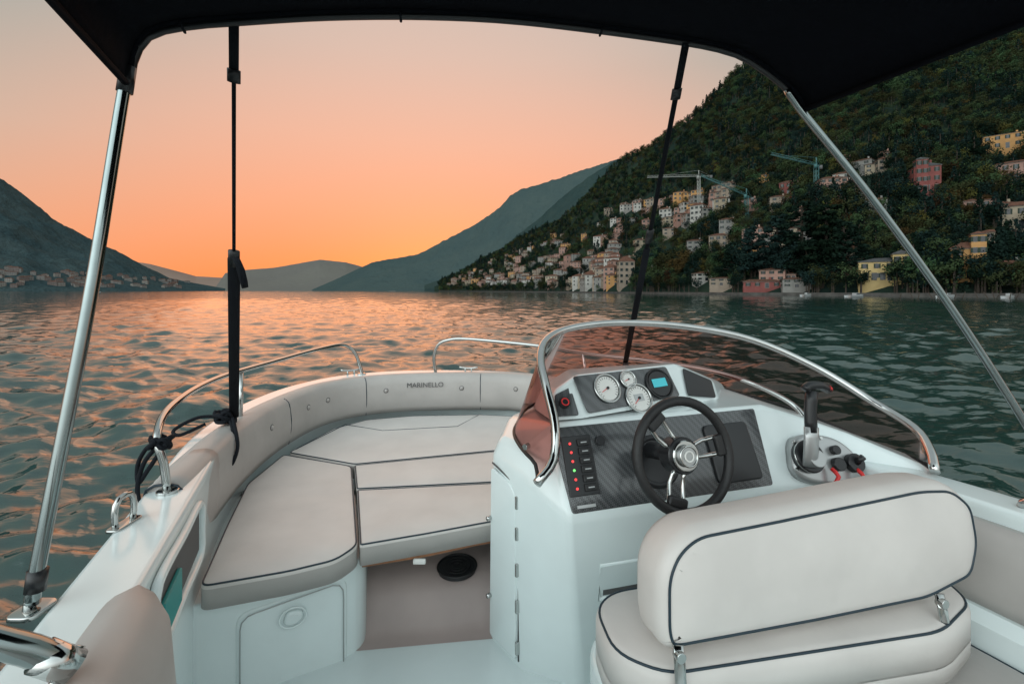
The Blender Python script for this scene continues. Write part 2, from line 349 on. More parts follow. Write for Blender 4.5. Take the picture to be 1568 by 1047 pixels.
# ---------- console
co=root('helm_console')
g=M['gel']
vs=[(.25,1.67,-1.46),(.195,1.592,-.80),(.162,1.735,-.502),
    (.66,1.77,-1.46),(.62,1.695,-.79),(.60,1.84,-.495),
    (1.08,1.87,-1.46),(1.035,1.80,-.785),(1.068,1.95,-.488),
    (1.38,1.93,-1.46),(1.30,1.86,-.80),(1.26,1.99,-.55),
    (1.62,1.86,-1.46),(1.52,1.80,-.83),(1.44,1.95,-.61),
    (1.72,1.8,-1.46),(1.70,1.70,-.84),(1.63,1.79,-.69)]
fs=[]
for c_ in range(5):
    for r_ in range(2):
        a=c_*3+r_; fs.append((a,a+3,a+4,a+1))
vs+=[(.04,1.75,-1.46),(.035,1.735,-.70),(.05,1.78,-.62),
     (-.092,1.92,-1.46),(-.082,1.92,-.69),(-.05,1.95,-.62),
     (-.06,2.2,-1.46),(-.05,2.2,-.69),(-.01,2.2,-.60),
     (.35,2.5,-1.46),(.35,2.5,-.66),(.36,2.42,-.52),
     (1.05,2.62,-1.46),(1.05,2.62,-.66),(1.05,2.52,-.50),
     (1.5,2.4,-1.46),(1.5,2.4,-.72),(1.46,2.32,-.62),
     (1.72,1.95,-1.46),(1.74,2.0,-.78),(1.70,1.96,-.70)]
fs+=[(18,0,1,19),(19,1,2,20),(21,18,19,22),(22,19,20,23),(24,21,22,25),(25,22,23,26),(27,24,25,28),(28,25,26,29),(30,27,28,31),(31,28,29,32),(33,30,31,34),(34,31,32,35),(36,33,34,37),(37,34,35,38),(15,36,37,16),(16,37,38,17)]
fs+=[(2,5,29,26),(2,26,23,20),(5,8,32,29),(8,11,35,32),(11,14,35),(14,17,38,35)]
bevel(mk('console_body',vs,fs,g,co),.022,4)
vs=[(.153,1.76,-.50),(.271,1.79,-.50),(.754,2.0,-.48),(.945,2.08,-.51),
    (.168,1.84,-.402),(.263,1.88,-.347),(.745,2.07,-.330),(.946,2.15,-.421),
    (.14,2.12,-.44),(.27,2.22,-.38),(.80,2.36,-.37),(1.1,2.42,-.48),
    (.10,2.2,-.56),(.3,2.4,-.54),(.9,2.5,-.52),(1.15,2.47,-.52),(.12,1.95,-.52)]
fs=[(0,1,5,4),(1,2,6,5),(2,3,7,6),(4,5,9,8),(5,6,10,9),(6,7,11,10),(8,9,13,12),(9,10,14,13),(10,11,15,14),(3,15,11,7),(0,4,8,12,16)]
bevel(mk('instrument_pod',vs,fs,g,co),.018,4)
DF=F((.2126,1.60,-.784),(.816,.20,.018),(-.033,.125,.268))
W_=.842
pad('dash_carbon_panel',[(-.0,.002),(W_,.002),(W_+.03,.298),(-.035,.298)],DF,.004,M['carbon'],co,r=.002,puff=0,corner=.012)
sw=root('switch_panel')
box('plate',DF,.0,.115,.055,.262,.002,.007,M['black'],sw)
for r_ in range(6):
    y0=.068+r_*.031
    box('rocker_%d'%r_,DF,.058,.105,y0,y0+.025,.006,.016,M['rubber'],sw,.003)
    box('rocker_mark_%d'%r_,DF,.070,.093,y0+.010,y0+.014,.016,.0175,M['grey'],sw,0)
    disc('pilot_light_%d'%r_,DF,.03,y0+.012,.0045,.006,.010,M['led'] if r_ not in(2,) else M['ledg'],sw,n=16)
box('dash_label',DF,.02,.09,.016,.026,.003,.0045,M['grey'],co,0)
ring('column_boot',DF,.36,.14,.085,.012,.006,M['black'],co)
disc('column_boot_plate',DF,.36,.14,.08,.002,.012,M['black'],co)
pad('navigation_screen',[(.60,.03),(.80,.03),(.80,.25),(.60,.25)],DF,.016,M['black'],co,r=.006,puff=0,corner=.02).location=DF.n*.014
disc('dash_button',DF,.15,.235,.018,.002,.02,M['black'],co)
a=V((.271,1.79,-.50));b=V((.754,2.0,-.48));c_=V((.745,2.07,-.330));d=V((.263,1.88,-.347))
GF=F(a,b-a,d-a)
gp=root('instrument_cluster')
pad('carbon_plate',[(.03,.012),(.505,.02),(.49,.158),(.01,.168)],GF,.004,M['carbon'],gp,r=.002,puff=0,corner=.015).location=GF.n*.012
G2=F(a+GF.n*.015,GF.a,GF.b)
def gauge(cx,cy,r,face,needle=True):
    disc('gauge_face',G2,cx,cy,r*.9,0,.004,face,gp); ring('gauge_bezel',G2,cx,cy,r,.0045,.004,M['chrome'] if face==M['white'] else M['black'],gp)
    if needle:
        for i in range(19):
            an=math.radians(225-i*15); f_=F(G2(cx+math.cos(an)*r*.74,cy+math.sin(an)*r*.74,.004),G2.a*math.cos(an)+G2.b*math.sin(an),-G2.a*math.sin(an)+G2.b*math.cos(an))
            box('gauge_tick',f_,-r*.08,r*.08,-.0007,.0007,0,.001,M['black'],gp,0)
        an=math.radians(R.uniform(190,230)); f_=F(G2(cx,cy,.006),G2.a*math.cos(an)+G2.b*math.sin(an),-G2.a*math.sin(an)+G2.b*math.cos(an))
        box('needle',f_,-r*.1,r*.6,-.0012,.0012,0,.0015,M['red'],gp,0); disc('needle_cap',G2,cx,cy,r*.1,.004,.010,M['black'],gp,n=16)
gauge(.150,.098,.058,M['white']); gauge(.265,.122,.036,M['white']); gauge(.285,.038,.060,M['white'])
box('gauge_lcd',G2,.262,.308,.025,.055,.004,.006,M['grey'],gp,0)
gauge(.415,.085,.064,M['black'],False); box('gauge_lcd',G2,.378,.452,.07,.107,.005,.008,M['lcd'],gp,.002)
b0=V((.754,2.0,-.48));b1=V((.945,2.08,-.51));b3=V((.745,2.07,-.330))
SF=F(b0,b1-b0,b3-b0); pad('side_smoked_panel',[(.02,.02),(.185,.02),(.18,.10),(.02,.145)],SF,.004,M['black'],gp,r=.002,puff=0,corner=.012).location=SF.n*.01
a0=V((.153,1.76,-.50));a1=V((.271,1.79,-.50));a3=V((.168,1.84,-.402))
LF=F(a0,a1-a0,a3-a0); pad('ignition_plate',[(.012,.01),(.112,.01),(.105,.13),(.03,.10)],LF,.004,M['carbon'],gp,r=.002,puff=0,corner=.01).location=LF.n*.012
disc('ignition_switch',LF,.06,.06,.022,.01,.03,M['black'],gp); ring('ignition_ring',LF,.06,.06,.014,.0025,.031,M['red'],gp)
dq=V((-.092,1.92,-1.46)); dr=V((.04,1.75,-1.46)); DD=F(dq,dr-dq,(0,0,1))
L_=(dr-dq).length
pad('console_door',[(.01,.03),(L_-.03,.03),(L_-.03,.66),(L_-.06,.70),(.02,.73)],DD,.012,g,co,r=.006,puff=.001,corner=.02).location=DD.n*.012
tube('door_gap',[DD(L_-.022,.03,.002),DD(L_-.022,.66,.002),DD(L_-.055,.71,.002),DD(.02,.745,.002)],.0035,M['dark'],co,smooth=False)
for zz in(.06,.22,.36,.5,.62): box('door_hinge',DD,L_-.026,L_-.014,zz,zz+.05,.0,.018,M['chrome'],co,.003)
for zz in(.20,.52): tube('door_knob',[DD(.02,zz,.012),DD(.02,zz,.03)],.009,M['chrome'],co,smooth=False)
RW=F((.25,1.66,-1.46),(.41,.10,0),(-.03,-.04,.66))
box('storage_shade_plate',RW,.075,.44,.36,.46,.004,.008,M['dark'],co,0)  # flat dark plate in place of the shaded hollow under the dash
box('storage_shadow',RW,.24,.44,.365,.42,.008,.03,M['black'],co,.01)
tube('storage_frame',[RW(.06,.35,.006),RW(.45,.35,.006),RW(.45,.475,.006),RW(.06,.475,.006)],.010,g,co,smooth=False,closed=True)
# ---------- windshield
ws=root('windshield')
TOP=[(.085,1.56,-.657),(.146,1.62,-.60),(.158,1.68,-.492),(.132,1.78,-.369),(.118,1.88,-.282),(.150,1.98,-.212),(.273,2.10,-.171),(.526,2.22,-.156),(.874,2.30,-.181),(1.203,2.30,-.246),(1.478,2.22,-.374),(1.652,2.08,-.511),(1.69,1.92,-.576),(1.646,1.8,-.63),(1.60,1.73,-.685)]
BOT=[(.09,1.585,-.66),(.085,1.66,-.63),(.055,1.72,-.615),(.03,1.80,-.61),(.01,1.90,-.60),(.02,2.02,-.59),(.10,2.2,-.55),(.40,2.42,-.52),(.95,2.53,-.50),(1.25,2.47,-.56),(1.48,2.33,-.62),(1.66,2.12,-.70),(1.71,1.95,-.715),(1.68,1.82,-.715),(1.62,1.76,-.70)]
tube('chrome_frame',TOP,.017,M['chrome'],ws)
def cats(P,k=6):
    P=[V(p) for p in P];o=[]
    for i in range(len(P)-1):
        a=P[i-1] if i else P[0]*2-P[1];b=P[i];c=P[i+1];d=P[i+2] if i+2<len(P) else c*2-b
        for j in range(k):
            t=j/k;o.append(.5*((2*b)+(c-a)*t+(2*a-5*b+4*c-d)*t*t+(3*b-a-3*c+d)*t**3))
    return o+[P[-1]]
A=cats(TOP);B=cats(BOT);n=len(A);vs=A+B;fs=[(i,i+1,n+i+1,n+i) for i in range(n-1)]
mk('tinted_screen',vs,fs,M['glass'],ws,True)
tube('screen_gasket',BOT,.007,M['rubber'],ws,n=8)
disc('screen_bolt',F((.055,1.72,-.585),(0.75,-.65,0),(0,0,1)),0,0,.011,-.01,.012,M['chrome'],ws)
# ---------- wheel
sw=root('steering_wheel')
WF=F((.577,1.53,-.552),(.955,.29,0),(-.05,.22,.96))
Rw=.178
ring('rim',WF,0,0,Rw,.0165,0,M['rubber'],sw,n=64)
for ang in(128,8,250):
    for da in(-9,9):
        a1=math.radians(ang+da*1.0); a0=math.radians(ang+da*2.4)
        tube('spoke',[WF(.045*math.cos(a0),.045*math.sin(a0),-.012),WF(.10*math.cos(a1*.5+a0*.5),.10*math.sin(a1*.5+a0*.5),-.022),WF((Rw-.005)*math.cos(a1),(Rw-.005)*math.sin(a1),0)],.0075,M['chrome'],sw)
    a1=math.radians(ang); f_=F(WF(math.cos(a1)*Rw*.86,math.sin(a1)*Rw*.86,0),-WF.a*math.sin(a1)+WF.b*math.cos(a1),-(WF.a*math.cos(a1)+WF.b*math.sin(a1)))
    box('spoke_grip',f_,-.036,.036,-.012,.022,-.012,.010,M['rubber'],sw,.008)
disc('hub_boss',WF,0,0,.060,-.06,.0,M['black'],sw); disc('hub_plate',WF,0,0,.05,.0,.012,M['chrome'],sw); disc('hub_cap',WF,0,0,.033,.012,.024,M['grey'],sw)
ring('hub_ring',WF,0,0,.032,.004,.024,M['chrome'],sw); ring('hub_emblem',WF,0,0,.016,.003,.026,M['white'],sw)
tube('column',[WF(0,0,-.05),WF(0,0,-.20)],.03,M['black'],sw,smooth=False)
# ---------- throttle
th=root('throttle_control')
TF=F((1.265,1.885,-.695),(.93,.08,-.10),(-.03,.125,.268))
pad('housing',[(-.15,-.07),(-.13,.075),(-.03,.10),(.09,.085),(.16,.02),(.165,-.07),(.10,-.10),(-.07,-.10)],TF,.05,M['grey'],th,r=.018,puff=.0,corner=.05).location=TF.n*.035
T2=F(TF(0,0,.037),TF.a,TF.b)
disc('lever_hub',T2,-.085,.0,.062,.0,.03,M['black'],th); ring('lever_hub_ring',T2,-.085,0,.060,.004,.02,M['chrome'],th)
disc('lever_pivot',T2,-.075,-.01,.034,.03,.055,M['grey'],th)
tube('lever_arm',[(1.172,1.80,-.69),(1.178,1.80,-.62),(1.185,1.81,-.54)],.022,M['grey'],th,flat=(.03,.014,(1,0,0)))
tube('lever_grip',[(1.185,1.81,-.56),(1.188,1.82,-.48),(1.20,1.83,-.40)],.02,M['black'],th,flat=(.024,.018,(1,0,0)))
tube('lever_handle',[(1.165,1.82,-.395),(1.185,1.825,-.380),(1.24,1.84,-.382),(1.285,1.86,-.40)],.018,M['black'],th)
tube('trim_button',[(1.278,1.85,-.393),(1.290,1.858,-.400)],.013,M['red'],th,smooth=False)
disc('ignition_barrel',T2,.045,-.02,.026,0,.02,M['black'],th); disc('key_barrel',T2,.045,.035,.018,0,.02,M['black'],th); disc('kill_switch',T2,.115,-.01,.036,0,.025,M['black'],th)
tube('kill_toggle',[T2(.115,-.01,.02),T2(.125,.01,.05)],.012,M['black'],th,smooth=False)
for q in((-.0,-.07),(.11,-.065)): tube('red_lanyard',[T2(q[0],q[1]+.03,.02),T2(q[0]+.01,q[1],.035),T2(q[0]-.005,q[1]-.03,.02)],.008,M['red'],th)
for q in((-.125,.055),(-.135,-.05),(0,.08)): disc('screw',T2,q[0],q[1],.007,0,.004,M['chrome'],th,n=12)
# ---------- helm seat
hs=root('helm_seat')
a_=V((.974,.226,0))
o_=[(-.012,-.845),(-.004,-.705),(.033,-.64),(.10,-.60),(.337,-.588),(.59,-.573),(.843,-.558),(.965,-.568),(1.045,-.63),(1.055,-.751),(1.01,-.849),(.83,-.889),(.44,-.892),(.010,-.888)]
SFm=F(V((.37,1.12,-.7)),a_,(-.02,.10,1))
pad('backrest',[(x,y+.7) for x,y in o_],SFm,.16,M['vinyl'],hs,r=.045,puff=.016,corner=.04,pipe=M['pipe'],pr=.0036,prinset=.024,back=True,wr=.006)
SZ=H0(-.925)
seat=[(.375,1.10),(.255,1.17),(.235,1.34),(.30,1.42),(.47,1.46),(1.30,1.66),(1.42,1.55),(1.38,1.36),(1.18,1.24)]
pad('seat_pad',seat,SZ,.10,M['vinyl'],hs,r=.03,puff=.01,corner=.06,pipe=M['pipe'])
pad('seat_lower_pad',[(x+.0,y) for x,y in seat],H0(-1.01),.06,M['vinyl'],hs,r=.01,puff=0,corner=.06,pipe=M['pipe'])
prism('seat_base',[(.38,1.13),(.25,1.2),(.22,1.35),(.28,1.45),(.47,1.49),(1.30,1.68),(1.36,1.4),(1.16,1.27)],-1.46,-1.06,M['gel'],hs,corner=.06,bev=.02)
for t in(.03,.86):
    p=SFm(t,-.14,.004); q=V((p.x,p.y-.01,-1.03))
    tube('bracket',[p+V((0,0,-.02)),(p+q)/2+V((.0,-.012,0)),q],.008,M['chrome'],hs,flat=(.014,.006,(1,0,0)))
    disc('bracket_bolt',F(p+V((0,-.008,-.04)),a_,(0,0,1)),0,0,.013,-.01,.010,M['chrome'],hs)
# ---------- starboard lounge
sl=root('starboard_side_seat')
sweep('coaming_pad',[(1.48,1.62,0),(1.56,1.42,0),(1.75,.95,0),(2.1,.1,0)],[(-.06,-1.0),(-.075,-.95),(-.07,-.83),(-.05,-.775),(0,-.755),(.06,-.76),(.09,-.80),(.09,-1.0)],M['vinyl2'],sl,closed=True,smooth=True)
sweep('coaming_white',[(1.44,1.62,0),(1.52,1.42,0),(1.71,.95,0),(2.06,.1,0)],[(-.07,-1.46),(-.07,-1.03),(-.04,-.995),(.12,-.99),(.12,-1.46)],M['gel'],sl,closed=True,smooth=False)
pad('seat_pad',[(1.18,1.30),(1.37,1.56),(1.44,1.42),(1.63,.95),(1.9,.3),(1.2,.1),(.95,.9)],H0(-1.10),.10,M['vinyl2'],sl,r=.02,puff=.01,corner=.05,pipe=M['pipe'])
prism('seat_box',[(1.16,1.32),(1.36,1.56),(1.62,.95),(1.9,.3),(1.22,.12),(.98,.9)],-1.46,-1.19,M['gel'],sl,bev=.01)
tube('grab_rail',[(1.66,1.49,GZ),(1.67,1.47,GZ+.03),(1.74,1.36,GZ+.045),(1.9,1.0,GZ+.045),(1.92,.98,GZ)],.012,M['chrome'],sl)
# ---------- port aft seat
pa=root('port_side_seat')
vs=[];fs=[]
pth=cat([(-.895,1.05,0),(-.81,.86,0),(-.70,.60,0),(-.55,.3,0)],.03); pr_=[(-.125,-1.25),(-.135,-.9),(-.12,-.72),(-.09,-.665),(-.045,-.64),(.0,-.65),(.035,-.70),(.045,-.9),(.045,-1.25)]
K=len(pth)
for i in range(K):
    t=(pth[min(i+1,K-1)]-pth[max(0,i-1)]).normalized(); s=V((t.y,-t.x,0)); e=min(1,i/5+.0); sc=math.sqrt(max(0.02,1-(1-e)**2)); 
    for o,zz in pr_: vs.append(pth[i]-s*(((o+.03)*sc-.03))*-1+V((0,0,-1.25+(zz+1.25)*(.90+.10*sc))))
n=len(pr_)
for i in range(K-1):
    for j in range(n): fs.append((i*n+j,i*n+(j+1)%n,(i+1)*n+(j+1)%n,(i+1)*n+j))
fs.append(tuple(range(n))); 
mk('bolster',vs,fs,M['vinyl2'],pa,True)
# ---------- bimini
bm=root('bimini_canopy')
ARC=[(-1.03,1.225,.551),(-1.022,1.228,.63),(-.985,1.232,.70),(-.90,1.246,.735),(-.768,1.267,.760),(-.53,1.306,.798),(-.258,1.35,.826),(.032,1.397,.838),(.452,1.465,.826),(.68,1.50,.808),(.795,1.521,.778),(.915,1.541,.708),(.976,1.55,.648),(.985,1.552,.61)]
AC=cat(ARC,.06); hd=V((.38,-.92,0)); vs=[];fs=[]; K=len(AC); rows=26; LEN=1.45
for r_ in range(rows):
    t=r_/(rows-1)*LEN
    sag=-.012*math.sin(math.pi*((t%.8)/.8))
    for i,p in enumerate(AC): vs.append(p+hd*t+V((0,0,(sag+.006*noise.noise(V((i*.35,t*5,0))))*(1 if 4<i<K-4 and 0<r_ else 0)+.02*t)))
for r_ in range(rows-1):
    for i in range(K-1): fs.append((r_*K+i,r_*K+i+1,(r_+1)*K+i+1,(r_+1)*K+i))
o=mk('canopy_cloth',vs,fs,M['canvas'],bm,True); s=o.modifiers.new('s','SOLIDIFY'); s.thickness=.006
tube('front_hem',[p for p in AC],.011,M['canvas'],bm,smooth=False,n=10)
tube('front_bow_tube',[p+V((0,.006,-.014)) for p in AC[1:-1]],.010,M['black'],bm,smooth=False,n=10)
for i in range(6,K-6,9): tube('sleeve_tie',[AC[i]+V((0,.0,.005)),AC[i]+V((0,.012,-.026)),AC[i]+V((.004,-.012,-.012))],.004,M['strap'],bm,n=6)
for q in(0,K-1): tube('side_hem',[AC[q],AC[q]+hd*.7+V((0,0,.014)),AC[q]+hd*LEN+V((0,0,.028))],.009,M['canvas'],bm,smooth=False,n=8)
tube('port_pole',[(-1.005,1.235,.68),(-1.035,1.225,.56),(-1.04,1.13,0),(-1.055,1.02,-.60),(-1.06,1.01,-.69)],.0145,M['pole'],bm)
tube('port_pole_joint',[(-1.03,1.227,.60),(-1.036,1.222,.53)],.019,M['black'],bm,smooth=False)
tube('port_pole_collar',[(-1.0555,1.018,-.62),(-1.058,1.014,-.665)],.019,M['black'],bm,smooth=False)
tube('port_foot',[(-1.06,1.01,-.66),(-1.062,1.005,GZ)],.012,M['chrome'],bm,smooth=False)
pad('port_foot_plate',[(-1.09,.975),(-1.03,.975),(-1.03,1.045),(-1.09,1.045)],H0(GZ+.006),.01,M['chrome'],bm,r=.003,puff=0,corner=.02)
tube('starboard_pole',[(.93,1.545,.68),(.972,1.55,.62),(1.20,1.535,.32),(1.45,1.515,-.05),(1.66,1.485,-.42),(1.765,1.46,-.66),(1.77,1.455,GZ)],.0115,M['pole'],bm)
tube('inner_brace',[(-1.03,1.20,.60),(-1.0,1.15,.66),(-.95,1.05,.70),(-.8,.7,.72)],.011,M['black'],bm)
ft=root('folding_frame_tube')
tube('tube',[(-1.05,.56,-.36),(-.80,.70,-.535),(-.735,.755,-.615)],.021,M['pole'],ft)
tube('end_clamp',[(-.76,.735,-.585),(-.728,.76,-.625)],.025,M['chrome'],ft,smooth=False)
tube('pivot',[(-.735,.775,-.60),(-.745,.74,-.65),(-.76,.73,-.71)],.011,M['chrome'],ft)
# straps
st=root('canopy_strap')
S0=V((-.768,1.262,.755)); S1=V((-1.435,2.36,-.65))
L=lambda t:S0.lerp(S1,t)
fx=(1,.3,0)
tube('strap_upper',[L(0),L(.08)],0,M['strap'],st,smooth=False,flat=(.013,.002,fx)); tube('strap_mid',[L(.08),L(.2),L(.45)],0,M['strap'],st,smooth=False,flat=(.006,.003,fx))
tube('strap_low',[L(.45),L(.48),L(1)],0,M['strap'],st,smooth=False,flat=(.022,.005,fx)); 
tube('buckle',[L(.075),L(.095)],0,M['black'],st,smooth=False,flat=(.018,.007,fx)); tube('buckle_low',[L(.43),L(.47)],0,M['black'],st,smooth=False,flat=(.02,.009,fx))
tube('strap_tail',[L(.44),L(.46)+V((.035,-.01,-.03)),L(.50)+V((.05,-.01,-.04)),L(.47)+V((.02,0,0))],0,M['strap'],st,flat=(.012,.003,fx))
st=root('canopy_strap')
S0=V((.563,1.478,.803)); S1=V((.72,2.9,-.455))
fx=(1,-.1,.2)
tube('strap_upper',[L(0),L(.09)],0,M['strap'],st,smooth=False,flat=(.013,.002,fx)); tube('strap_mid',[L(.09),L(.48)],0,M['strap'],st,smooth=False,flat=(.010,.003,fx))
tube('strap_low',[L(.48),L(1)],0,M['strap'],st,smooth=False,flat=(.017,.004,fx)); tube('buckle',[L(.08),L(.10)],0,M['black'],st,smooth=False,flat=(.018,.007,fx))
tube('buckle_low',[L(.42),L(.46)],0,M['black'],st,smooth=False,flat=(.018,.009,fx)); tube('strap_hook',[L(1),L(1)+V((0,0,-.05))],.02,M['black'],st,smooth=False)

# ============================================================ WATER
def water():
    rs=list(np.geomspace(.5,420,720))+list(np.geomspace(470,25000,30))
    th=np.concatenate([np.linspace(-54,54,900)]); back=np.linspace(54,306,70)[1:-1]
    th=np.radians(np.concatenate([th,back])); rs=np.array(rs)
    Rr,T=np.meshgrid(rs,th,indexing='ij'); X=Rr*np.sin(T);Y=Rr*np.cos(T); Z=np.zeros_like(X)
    rg=np.random.RandomState(4)
    cell=np.maximum(np.gradient(rs)[:,None]*np.ones_like(T),Rr*math.radians(.12))
    wd=math.radians(258)
    gust=.75+.5*(.5+.5*np.sin(X*.11+1.3*np.sin(Y*.07)+2)*np.cos(Y*.09+.8*np.sin(X*.05)))
    for i in range(88):
        lam=.16*(3.4/.16)**(i/87.); k=2*math.pi/lam; a=wd+rg.normal(0,.6); ph=rg.uniform(0,6.28)
        amp=(.0042*lam if lam<.3 else .0070*lam if lam<1.2 else .0070*1.2*(lam/1.2)**.25)*(.5+1.0*rg.rand())
        fade=np.clip((lam/cell-2.0)/1.5,0,1)
        arg=k*(X*math.cos(a)+Y*math.sin(a))+ph+.7*np.sin(.17*k*(X*math.sin(a)-Y*math.cos(a))+ph*2)
        Z+=gust*fade*amp*(1-np.abs(np.sin(arg*.5))*2 if i%3!=2 else np.sin(arg))
    nr,nt=X.shape; co_=np.stack([X,Y,Z],-1).reshape(-1,3)
    i=np.arange(nr-1)[:,None]*nt; j=np.arange(nt)[None,:]; j2=(j+1)%nt
    q=np.stack([i+j,i+nt+j,i+nt+j2,i+j2],-1).reshape(-1,4)[:,::-1]
    me=bpy.data.meshes.new('water'); me.vertices.add(len(co_)); me.vertices.foreach_set('co',co_.ravel())
    me.loops.add(q.size); me.loops.foreach_set('vertex_index',q.ravel()); me.polygons.add(len(q)); me.polygons.foreach_set('loop_start',np.arange(0,q.size,4))
    me.polygons.foreach_set('use_smooth',[True]*len(q)); me.update(calc_edges=True)
    o=bpy.data.objects.new('water',me); scene.collection.objects.link(o)
    m=bpy.data.materials.new('lake_water'); m.use_nodes=True; nt_=m.node_tree;N=nt_.nodes;Lk=nt_.links;b=N['Principled BSDF']
    b.inputs['Base Color'].default_value=(.016,.045,.040,1); b.inputs['Roughness'].default_value=.05; b.inputs['IOR'].default_value=1.7
    tc=N.new('ShaderNodeTexCoord'); prev=None
    for sc,stg,ds in((2.2,.5,.05),(8,.5,.012),(.7,.5,.11)):
        mp=N.new('ShaderNodeMapping'); mp.inputs['Scale'].default_value=(.5,1.5,1); mp.inputs['Rotation'].default_value=(0,0,.2)
        n=N.new('ShaderNodeTexNoise'); n.inputs['Scale'].default_value=sc; n.inputs['Detail'].default_value=3; n.inputs['Distortion'].default_value=.1
        bp=N.new('ShaderNodeBump'); bp.inputs['Strength'].default_value=stg; bp.inputs['Distance'].default_value=ds
        Lk.new(tc.outputs['Object'],mp.inputs[0]);Lk.new(mp.outputs[0],n.inputs[0]);Lk.new(n.outputs[0],bp.inputs['Height'])
        if prev: Lk.new(prev.outputs[0],bp.inputs['Normal'])
        prev=bp
    Lk.new(prev.outputs[0],b.inputs['Normal']); me.materials.append(m)
water()
# ============================================================ HILLS
def hillfun(kn,amp,wl,p=1.1,seed=0.):
    kn=sorted(kn); H=[k[0] for k in kn]
    def f(h,s):
        Ds=np.interp(h,H,[k[2] for k in kn]); Dr=np.interp(h,H,[k[3] for k in kn]); K=np.interp(h,H,[k[1] for k in kn])
        if s<=1: D=Ds+(Dr-Ds)*s; zz=K*Dr*max(0,s)**p
        else: D=Dr+(Dr-Ds)*(s-1)*.8; zz=K*Dr*(1-(s-1)*.7)
        x=h*D; q=V((x/wl+seed,D/wl,seed)); nz=noise.fractal(q,.9,2.0,7)-.5*abs(noise.noise(q*1.7))
        env=min(1,max(0,s)*2.5)*(1 if s<.8 or s>1 else 1-.7*(s-.8)/.2) if s<=1 else .3
        return V((x,D,zz+amp*nz*env*min(1,K*8)+amp*.12*noise.noise(q*14)*min(1,max(0,s)*4)*min(1,K*8)-(3 if s<=0 else 0)))
    return f
def hill(name,kn,m,amp,wl,nh=320,ns=80,p=1.1,seed=0.):
    f=hillfun(kn,amp,wl,p,seed); hs=sorted(k[0] for k in kn); h0,h1=hs[0],hs[-1]; vs=[];fs=[]
    S=[-.02]+[i/(ns-12) for i in range(ns-12+1)]+[1+.8*i/11 for i in range(1,12)]; n=len(S)
    for i in range(nh+1):
        hh=h0+(h1-h0)*i/nh
        for s in S: vs.append(f(hh,s))
    for i in range(nh):
        for j in range(n-1): fs.append((i*n+j,(i+1)*n+j,(i+1)*n+j+1,i*n+j+1))
    mk(name,vs,fs,m,None,True); return f
def hm(name,c1,c2,sc,bd=1):
    m=mat(name,c1,.95,spec=.1); nt=m.node_tree;N=nt.nodes;L=nt.links
    b=N.new('ShaderNodeBsdfDiffuse'); L.new(b.outputs[0],N['Material Output'].inputs[0])
    tc=N.new('ShaderNodeTexCoord'); n=N.new('ShaderNodeTexNoise'); n.inputs['Scale'].default_value=sc; n.inputs['Detail'].default_value=9; n.inputs['Roughness'].default_value=.65
    r=N.new('ShaderNodeValToRGB'); r.color_ramp.elements[0].position=.38; r.color_ramp.elements[1].position=.62
    r.color_ramp.elements[0].color=(*c1,1); r.color_ramp.elements[1].color=(*c2,1)
    n2=N.new('ShaderNodeTexNoise'); n2.inputs['Scale'].default_value=sc*8; n2.inputs['Detail'].default_value=6
    bp=N.new('ShaderNodeBump'); bp.inputs['Distance'].default_value=bd; bp.inputs['Strength'].default_value=1
    L.new(tc.outputs['Object'],n.inputs[0]);L.new(n.outputs[0],r.inputs[0]);L.new(r.outputs[0],b.inputs['Color'])
    L.new(tc.outputs['Object'],n2.inputs[0]);L.new(n2.outputs[0],bp.inputs['Height']);L.new(bp.outputs[0],b.inputs['Normal']); return m
def K(u,v): return ((u-784)/700,(445-v)/700)
RH=[(665,438,1100,1150),(700,422,850,1150),(760,387,640,1100),(800,364,520,1050),(860,337,400,1000),(900,298,340,950),(945,250,290,900),(1000,222,240,800),(1060,180,205,700),(1100,140,190,650),(1130,105,180,620),(1250,65,158,560),(1400,40,135,520),(1568,30,118,500)]
RK=[(*K(u,v),a,b) for u,v,a,b in RH]+[(1.8,.6,92,400),(3.2,.5,62,320)]
RF=hill('forested_hillside',RK,hm('forest_floor',(.014,.026,.022),(.026,.040,.028),.02,2),9,90,nh=260,ns=70)
hill('mountain_spur',[(*K(u,v),a,b) for u,v,a,b in[(650,436,1500,1650),(700,418,1450,1800),(760,388,1400,1900),(800,352,1300,1900),(830,328,1300,1900),(860,302,1300,1900),(900,272,1300,1900),(940,246,1300,1900),(1000,225,1300,1900),(1100,200,1300,1900)]],hm('hazed_spur_forest',(.026,.046,.046),(.036,.056,.052),.006,8),30,260,seed=3)  # some distance haze mixed into the forest colours
hill('mountain',[(*K(u,v),a,b) for u,v,a,b in[(478,443,3300,3400),(520,425,3000,3500),(540,415,2900,3500),(570,402,2800,3500),(640,388,2700,3500),(665,376,2700,3500),(700,358,2600,3500),(740,333,2600,3500),(765,316,2600,3500),(782,298,2600,3500),(798,287,2600,3500),(850,272,2600,3500),(900,258,2600,3500),(945,243,2600,3500),(1050,220,2600,3500)]],hm('hazed_mountain_forest',(.050,.076,.077),(.060,.085,.082),.004,12),60,450,seed=5)  # aerial haze painted in: forest colours lightened and blued
hill('distant_mountain',[(*K(u,v),a,b) for u,v,a,b in[(330,440,6500,7500),(345,418,6500,8000),(380,413,6500,8000),(420,410,6500,8000),(455,404,6500,8000),(490,397,6500,8000),(530,401,6500,8000),(555,408,6500,8000),(600,420,6500,8000),(700,432,6500,8000)]],hm('distant_haze_a',(.13,.125,.115),(.14,.135,.12),.001,5),60,1200,seed=8)
